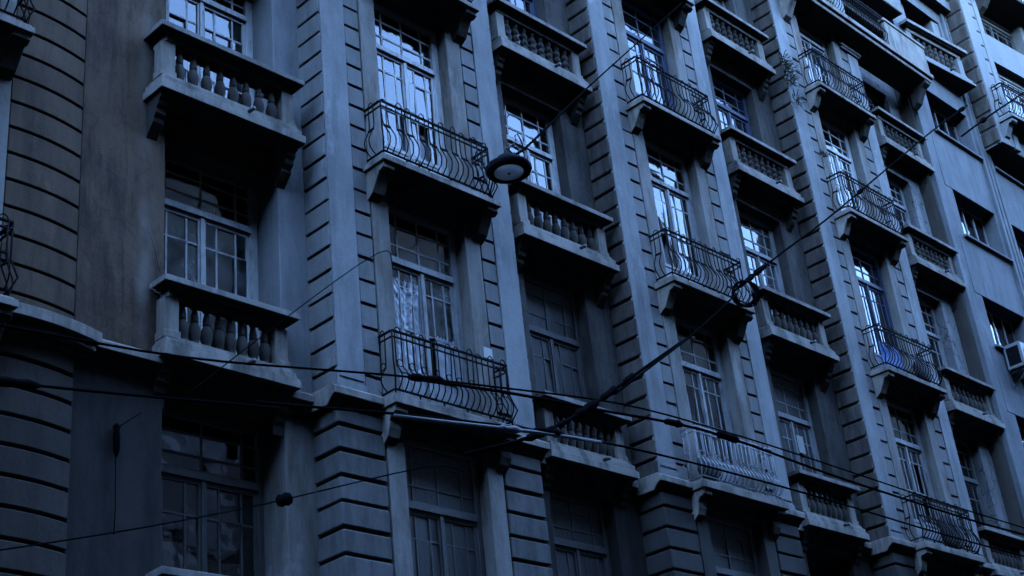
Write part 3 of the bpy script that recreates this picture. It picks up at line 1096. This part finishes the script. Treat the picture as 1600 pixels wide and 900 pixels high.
cable('power_cable', [(-9.5, -2.0, -2.3), (-7.43, -2.0, -2.10), (-5.6, -2.0, -1.98), (-4.9, -2.0, -1.88), (-2.89, -2.0, -1.52), (-2.34, -2.0, -1.43), (-0.5, -2.0, -1.17), (1.03, -2.0, -0.95), (2.05, -2.0, -0.90), (4.4, -2.05, -0.9), (9, -2.1, -0.98), (15, -2.1, -0.95), (24, -2.1, -0.7)],
      0.012, 'long thin black cable crossing the whole facade just below the first iron balcony', 'cable', None, 'rubber', 0, ((0.231, 0.55, 0.042),))
cable('power_cable', [(-2.3, -2.02, -1.46), (-0.51, -2.02, -1.23), (0.27, -2.02, -1.22), (1.51, -2.02, -1.06), (2.86, -2.02, -0.94), (5.87, -2.02, -1.06), (10, -2.02, -1.09), (16, -2.02, -0.95)],
      0.018, 'thick black cable bundle beginning in front of the lowest iron balcony beside the rounded corner', 'cable', None, 'rubber', 0, ((0.30, 0.5, 0.05), (0.25, 0.4, 0.05)))
cable('power_cable', [(-4.6, -2.2, -2.30), (-4.01, -2.2, -2.22), (-2.92, -2.2, -2.04), (-1.72, -2.2, -1.89), (-0.58, -2.2, -1.74), (0.89, -2.2, -1.66), (2.16, -2.2, -1.61), (5.07, -2.2, -1.58), (8.23, -2.2, -1.61), (13.66, -2.2, -1.55), (22, -2.2, -1.3)],
      0.014, 'lower black cable running below the stone string course', 'cable', None, 'rubber', 0, ((0.18, 0.5, 0.05),))
cable('power_cable', [(-2.9, -2.22, -2.08), (-1.72, -2.22, -1.94), (-0.58, -2.22, -1.78), (0.4, -2.2, -1.70)], 0.022,
      'short thick grey cable end lying along the lower black cable', 'cable', None, 'steel', 0, ((0.5, 0.4, 0.04),))
cable('power_cable', [(-1.81, -2.1, -2.25), (-0.93, -2.1, -1.93), (-0.15, -2.1, -1.60), (0.86, -2.1, -0.90), (1.66, -2.1, -0.36), (2.61, -2.1, 0.27)],
      0.022, 'thick knotted black cable climbing diagonally over the other cables', 'cable', None, 'rubber', 0, ((0.33, 0.6, 0.055), (0.56, 0.5, 0.06), (0.62, 0.4, 0.05), (0.45, 0.3, 0.04), (0.7, 0.3, 0.045)))
cable('power_cable', [(0.90, -2.14, -0.93), (1.70, -2.14, -0.36), (2.70, -2.14, 0.30), (4.1, -2.1, 1.40)], 0.016,
      'thin second strand beside the thick knotted diagonal cable', 'cable')
cable('power_cable', [(4.18, -2.0, 1.50), (5.43, -2.0, 2.42), (7.43, -2.0, 3.80), (8.95, -2.0, 4.93), (12.81, -2.0, 7.78), (14.94, -2.0, 9.26)],
      0.017, 'long black cable rising from the coiled loop toward the upper right', 'cable', None, 'rubber', 0, ((0.08, 0.6, 0.045), (0.11, 0.5, 0.05), (0.42, 0.25, 0.05), (0.96, 0.5, 0.05)))
cable('power_cable', [(14.4, -1.9, 8.29), (15.95, -1.9, 9.36), (19.7, -1.9, 11.85), (22, -1.9, 13.4)],
      0.024, 'short black cable rising past the whitewashed bay at the right edge', 'cable', None, 'rubber', 0, ((0.21, 0.3, 0.06),))
cable('power_cable', [(-9.4, -2.0, -2.85), (-7.39, -2.0, -2.63), (-6.72, -2.0, -2.56), (-6.18, -2.0, -2.48), (-5.56, -2.0, -2.40), (-4.2, -2.0, -2.2)],
      0.013, 'black cable with a thick splice crossing the rounded corner at lower left', 'cable', None, 'rubber', 0, ((0.47, 0.75, 0.05),))
cable('guy_wire', [(-5.4, -2.0, -2.45), (-4.83, -2.0, -1.9), (-3.79, -2.0, -0.91), (-2.59, -2.0, 0.17), (-0.72, 0.0, 1.32)], 0.006,
      'very thin wire running up from the stone balcony to the window with plastic sheeting', 'wire')
cable('guy_wire', [(-7.4, -2.0, -4.15), (-5.83, -2.0, -3.70), (-4.57, -2.0, -3.28), (-4.16, -2.0, -3.13), (-2.71, -2.0, -2.59), (-1.96, -2.0, -2.32), (-0.7, -1.0, -1.9)], 0.007,
      'very thin wire carrying the round insulator at the bottom', 'wire')
b = MB()
b.lathe([(0.02, -0.075), (0.05, -0.07), (0.065, -0.04), (0.055, -0.01), (0.068, 0.02), (0.055, 0.06), (0.02, 0.075)], 10)
ins = tag(link_mesh('insulator', b.mesh('insulator', 'rubber'), None, (-4.16, -2.0, -3.13), (0.3, R(70), 0)), 'round black insulator threaded on the thin wire at the bottom', 'insulator')
# coil hanging on the diagonal cable
b = MB()
for k in range(4):
    rr_ = 0.17 + 0.012 * k
    b.tube([(rr_ * math.cos(a) + 0.01 * k, 0.03 * math.sin(3 * a + k) + 0.012 * k, rr_ * 1.1 * math.sin(a)) for a in [2 * PI * i / 20 for i in range(20)]], 0.014, 5, True)
tag(link_mesh('cable_coil', b.mesh('cable_coil', 'rubber'), None, (4.40, -2.05, 1.53), (0, R(10), R(-40))), 'coil of spare black cable hanging in front of the iron balcony', 'cable coil')

LX, LY, LZ = -4.57, -5.66, -1.47
LAMP = tag(empty('street_lamp', (LX, LY, LZ)), 'round flat street lamp hanging from a wire in front of the white window', 'street lamp')
b = MB()
b.lathe([(0.176, 0.028), (0.190, 0.020), (0.192, -0.012), (0.186, -0.030), (0.150, -0.036), (0.122, -0.030)], 40)
for i in range(40):
    a = 2 * PI * i / 40
    c, s = math.cos(a), math.sin(a)
    b.add([(c * 0.186 - s * 0.004, s * 0.186 + c * 0.004, -0.024), (c * 0.186 + s * 0.004, s * 0.186 - c * 0.004, -0.024), (c * 0.198 + s * 0.004, s * 0.198 - c * 0.004, 0.0), (c * 0.198 - s * 0.004, s * 0.198 + c * 0.004, 0.0),
           (c * 0.10 - s * 0.004, s * 0.10 + c * 0.004, 0.075), (c * 0.10 + s * 0.004, s * 0.10 - c * 0.004, 0.075)], [(0, 1, 2, 3), (3, 2, 5, 4), (0, 3, 4), (1, 5, 2)])
b.lathe([(0.17, 0.027), (0.115, 0.05), (0.10, 0.075), (0.085, 0.11), (0.03, 0.12)], 24)
link_mesh('lamp_housing', b.mesh('lamp_housing', 'black'), LAMP)
b = MB()
b.lathe([(0.124, -0.031), (0.121, -0.036), (0.06, -0.041), (0.006, -0.042)], 32)
link_mesh('lens', b.mesh('lens', 'lens'), LAMP)
b = MB()
b.lathe([(0.010, -0.048), (0.010, -0.041)], 10)
link_mesh('sensor', b.mesh('sensor', 'black'), LAMP)
b = MB()
b.tube([(0.03, 0, 0.11), (0.04, 0, 0.16), (0.02, 0, 0.2), (0.0, 0, 0.21), (-0.02, 0, 0.18), (-0.02, 0, 0.12)], 0.006, 6)
b.tube([(0.12, 0.02, 0.06), (0.16, 0.0, 0.12), (0.19, -0.02, 0.10), (0.20, -0.02, 0.03)], 0.004, 5)
b.tube([(0.02, 0, 0.21), (0.07, -0.03, 0.26), (0.10, -0.03, 0.31), (0.105, -0.02, 0.36), (0.16, 0.0, 0.42)], 0.007, 5)
b.tube([(0.16, 0.0, 0.42), (0.20, 0.0, 0.36), (0.235, 0.02, 0.33), (0.25, 0.02, 0.40), (0.275, 0.04, 0.50)], 0.006, 5)
b.box(0.07, 0.10, -0.04, -0.02, 0.225, 0.25)
link_mesh('hanger', b.mesh('hanger', 'steel'), LAMP)
cable('guy_wire', [(LX + 0.02, LY, LZ + 0.20), (-3.95, -5.18, -0.9), (1.471, -2.0, 4.02), (7.03, -0.30, 9.33)], 0.012, 'suspension wire from the hanging lamp up to an iron balcony', 'wire')
cable('guy_wire', [(LX - 0.05, LY + 0.1, LZ + 0.02), (0.965, -0.33, 2.87)], 0.009, 'short wire tying the hanging lamp to the railing behind it', 'wire')

# ------------------------------------------------------------------ small things on the building
b = MB()
b.box(-0.45, 0.45, -0.42, 0.0, 0.0, 0.60)
ac = tag(link_mesh('air_conditioner', b.mesh('air_conditioner', 'ac', 0.015), None, (18.55, 0.02, 4.38)), 'white air conditioner box on a bracket below a plain window at the right edge', 'air conditioner')
b = MB()
b.lathe([(0.24, 0.0), (0.24, 0.012), (0.20, 0.014), (0.02, 0.014)], 20)
link_mesh('fan_grille', b.mesh('fan_grille', 'black'), ac, (-0.08, -0.421, 0.30), (R(90), 0, 0))
b = MB()
b.box(-0.455, -0.449, -0.36, -0.06, 0.08, 0.52)
link_mesh('side_louvre', b.mesh('side_louvre', 'black'), ac)
b = MB()
for x_ in (-0.35, 0.3):
    b.box(x_, x_ + 0.04, -0.46, 0.06, -0.05, -0.002)
    b.box(x_, x_ + 0.04, 0.02, 0.06, -0.42, -0.05)
    b.tube([(x_ + 0.02, -0.42, -0.03), (x_ + 0.02, 0.03, -0.40)], 0.016, 5)
link_mesh('bracket', b.mesh('bracket', 'steel'), ac)


def crumple(name, w, h, mat, amp, seed, nx=26, nz=34):
    rnd = Vector((seed * 7.3, seed * 1.9, 0))
    vs, fs = [], []
    for j in range(nz + 1):
        for i in range(nx + 1):
            x, z_ = w * i / nx, h * j / nz
            d = (noise.noise(Vector((x * 17 + 0.5 * math.sin(z_ * 3), 0, z_ * 0.9)) + rnd) + abs(noise.noise(Vector((x * 9 + z_ * 4, 1.0, z_ * 6)) + rnd)) * 0.8 + noise.noise(Vector((x * 38 - z_ * 9, 2, z_ * 17)) + rnd) * 0.35) * amp
            vs.append((x, -d, z_ + (0.02 * math.sin(i * 1.7 + seed) if j in (0, nz) else 0)))
    for j in range(nz):
        for i in range(nx):
            a = j * (nx + 1) + i
            fs.append((a, a + 1, a + nx + 2, a + nx + 1))
    return MB().add(vs, fs, False).mesh(name, mat)


tag(link_mesh('plastic_curtain', crumple('plastic_curtain', 0.56, 1.42, 'plastic', 0.022, 1, 44, 56), None, (-0.60, 0.235, -0.1)), 'crumpled clear plastic curtain filling the left window leaf above the lowest iron balcony', 'curtain')
tag(link_mesh('plastic_sheet', crumple('plastic_sheet', 0.40, 0.78, 'plastic', 0.006, 4), None, (0.20, 0.232, -0.15)), 'flatter clear plastic sheet over the lower right window leaf', 'plastic sheet')


def curtain(x0, x1, y, z0, z1, seed, label):
    w = x1 - x0
    n = 24
    b = MB()
    prof = [(w * i / n, 0.03 * math.sin(i * 1.35 + seed)) for i in range(n + 1)]
    vs = [(x_, y_, 0) for x_, y_ in prof] + [(x_, y_, z1 - z0) for x_, y_ in prof]
    b.add(vs, [(i, i + 1, n + 2 + i, n + 1 + i) for i in range(n)], True)
    return tag(link_mesh('curtain', b.mesh('curtain', 'cloth'), None, (x0, y, z0)), label, 'curtain', 'curtains behind the windows')


curtain(-3.85, -3.48, 1.12, -0.4, 1.75, 1, 'pale curtain at the left of the window behind the lowest left stone balcony')
curtain(-3.8, -2.9, 1.12, 3.1, 5.2, 2, 'pale curtain in the window behind the top left stone balcony')
curtain(-0.6, 0.58, 0.34, 3.45, 5.1, 3, 'pale curtain behind the white window with missing panes')
curtain(2.5, 3.75, 0.84, 3.5, 5.0, 4, 'pale curtain in the white window behind the hanging lamp')
curtain(5.6, 6.4, 0.34, 3.3, 5.0, 5, 'pale curtain in the window under the blue framed window')

b = MB()
b.tube([(0, 0, 0), (-0.10, -0.06, 0.21), (-0.215, -0.10, 0.44)], 0.006, 5)
tag(link_mesh('thin_rod', b.mesh('thin_rod', 'steel'), None, (-4.165, 0.17, 0.285)), 'thin bare rod leaning out from the corner of the lower left stone balcony', 'rod')
b = MB()
b.lathe([(0.012, -0.34), (0.035, -0.28), (0.04, -0.12), (0.03, -0.05), (0.045, 0.0), (0.012, 0.04)], 9, 0, -0.04)
b.tube([(0.02, -0.04, 0.0), (0.08, -0.06, 0.05), (0.26, -0.1, 0.2)], 0.007, 5)
b.tube([(0.0, -0.03, -0.32), (0.02, -0.02, -0.9), (0.01, -0.02, -1.2)], 0.006, 5)
tag(link_mesh('cable_joint', b.mesh('cable_joint', 'rubber', 0.0), None, (-4.50, 0.485, -1.60)), 'small dark cable joint with a hanging tail on the stained brown wall at lower left', 'junction box')
b = MB()
b.box(0, 0.2, -0.006, 0.0, 0, 0.34)
for i, (w_, z_) in enumerate(((0.12, 0.27), (0.08, 0.215), (0.13, 0.16), (0.10, 0.105), (0.12, 0.05))):
    b.box(0.04, 0.04 + w_, -0.009, -0.006, z_, z_ + 0.03)
tag(link_mesh('notice', b.mesh('notice', 'paper'), None, (9.58, 0.690, 0.95)), 'small pale notice stuck on the dark window over a low stone balcony', 'notice')
b = MB()
b.box(0, 0.17, -0.004, 0.0, 0, 0.16)
tag(link_mesh('paper_scrap', b.mesh('paper_scrap', 'paper'), None, (0.86, 0.004, 0.40)), 'torn white paper scrap pasted beside the plastic-covered window', 'paper')


def tuft(loc, n, h, seed, label, spread=0.16):
    rn = random.Random(seed)
    b = MB()
    for i in range(n):
        a = rn.uniform(0, 2 * PI)
        l = h * rn.uniform(0.4, 1.0)
        base = Vector((rn.uniform(-spread, spread) * 0.4, rn.uniform(-0.04, 0.0), rn.uniform(-spread, spread)))
        d = Vector((math.cos(a) * 0.7, -abs(math.sin(a)) * 0.7, rn.uniform(-0.5, 0.8))).normalized()
        p1 = base + d * l * 0.6
        p2 = base + d * l + Vector((0, 0, -0.12 * l))
        wv = d.cross(Vector((0, 0, 1))).normalized() * 0.010
        b.add([base - wv * 0.5, base + wv * 0.5, p1 + wv, p1 - wv, p2], [(0, 1, 2, 3), (3, 2, 4)])
        for q in range(3):
            c = base.lerp(p2, 0.4 + 0.2 * q)
            w2 = Vector((rn.uniform(-1, 1), rn.uniform(-1, 1), rn.uniform(-1, 1))) * 0.035
            w3 = Vector((rn.uniform(-1, 1), rn.uniform(-1, 1), rn.uniform(-1, 1))) * 0.03
            b.add([c, c + w2, c + w2 + w3], [(0, 1, 2)])
    return tag(link_mesh('weed', b.mesh('weed', 'leaf'), None, loc), label, 'plant')


tuft((10.95, 0.0, 9.6), 110, 0.26, 1, 'dry bushy weed growing from the quoins of the far pier', 0.34)
tuft((11.02, -0.02, 8.85), 24, 0.30, 2, 'smaller weed hanging just below the bushy weed on the far pier', 0.12)
tuft((11.65, 0.0, 7.72), 18, 0.18, 3, 'tiny dark weed in a joint of the smooth far pilaster', 0.06)

b = MB()
b.lathe([(0.05, 0), (0.075, 0.13), (0.08, 0.14), (0.06, 0.14)], 10)
fp = tag(link_mesh('flowerpot', b.mesh('flowerpot', 'crate'), None, (-0.20, -0.12, 3.58)), 'small potted plant hooked on the railing before the white window', 'flowerpot')
b = MB()
rn = random.Random(3)
for i in range(40):
    p = Vector((rn.gauss(0, 0.06), rn.gauss(0, 0.06), 0.16 + abs(rn.gauss(0, 0.05))))
    w2 = Vector((rn.uniform(-1, 1), rn.uniform(-1, 1), rn.uniform(-1, 1))) * 0.05
    w3 = Vector((rn.uniform(-1, 1), rn.uniform(-1, 1), rn.uniform(-1, 1))) * 0.04
    b.add([p, p + w2, p + w2 + w3], [(0, 1, 2)])
link_mesh('foliage', b.mesh('foliage', 'leaf'), fp)
fp.location.z = 2.80

tag(link_mesh('blue_panel', crumple('blue_panel', 0.75, 0.55, 'bright_blue', 0.02, 6, 14, 12), None, (BX['F'] - 0.95, -0.24, 2.83)), 'bright blue sheet tied inside a far curved iron railing', 'sheet')
for nm, lc, sz, sd_, lb in (('bundle', (5.45, -0.16, -0.62), (0.28, 0.10, 0.30), 1, 'dark rag bundle at the foot of the pale painted railing'),
                            ('bundle', (13.35, -0.2, 2.84), (0.32, 0.10, 0.40), 2, 'dark rag bundle at the right end of the far railing with the blue sheet'),
                            ('bundle', (13.05, -0.12, -0.62), (0.5, 0.08, 0.55), 3, 'large dark bundle behind the lowest far iron railing')):
    b = MB()
    vs, fs = [], []
    n1, n2 = 10, 7
    for j in range(n2 + 1):
        for i in range(n1):
            a, c = 2 * PI * i / n1, PI * j / n2
            d = Vector((math.cos(a) * math.sin(c), math.sin(a) * math.sin(c), -math.cos(c)))
            q = 1 + 0.35 * noise.noise(d * 2.1 + Vector((sd_ * 5, 0, 0)))
            vs.append((d.x * sz[0] * q, d.y * sz[1] * q, (d.z * 0.5 * q + 0.5) * sz[2] * 1.3))
    for j in range(n2):
        for i in range(n1):
            fs.append((j * n1 + i, j * n1 + (i + 1) % n1, (j + 1) * n1 + (i + 1) % n1, (j + 1) * n1 + i))
    b.add(vs, fs, True)
    tag(link_mesh(nm, b.mesh(nm, 'crate'), None, lc), lb, 'bundle')
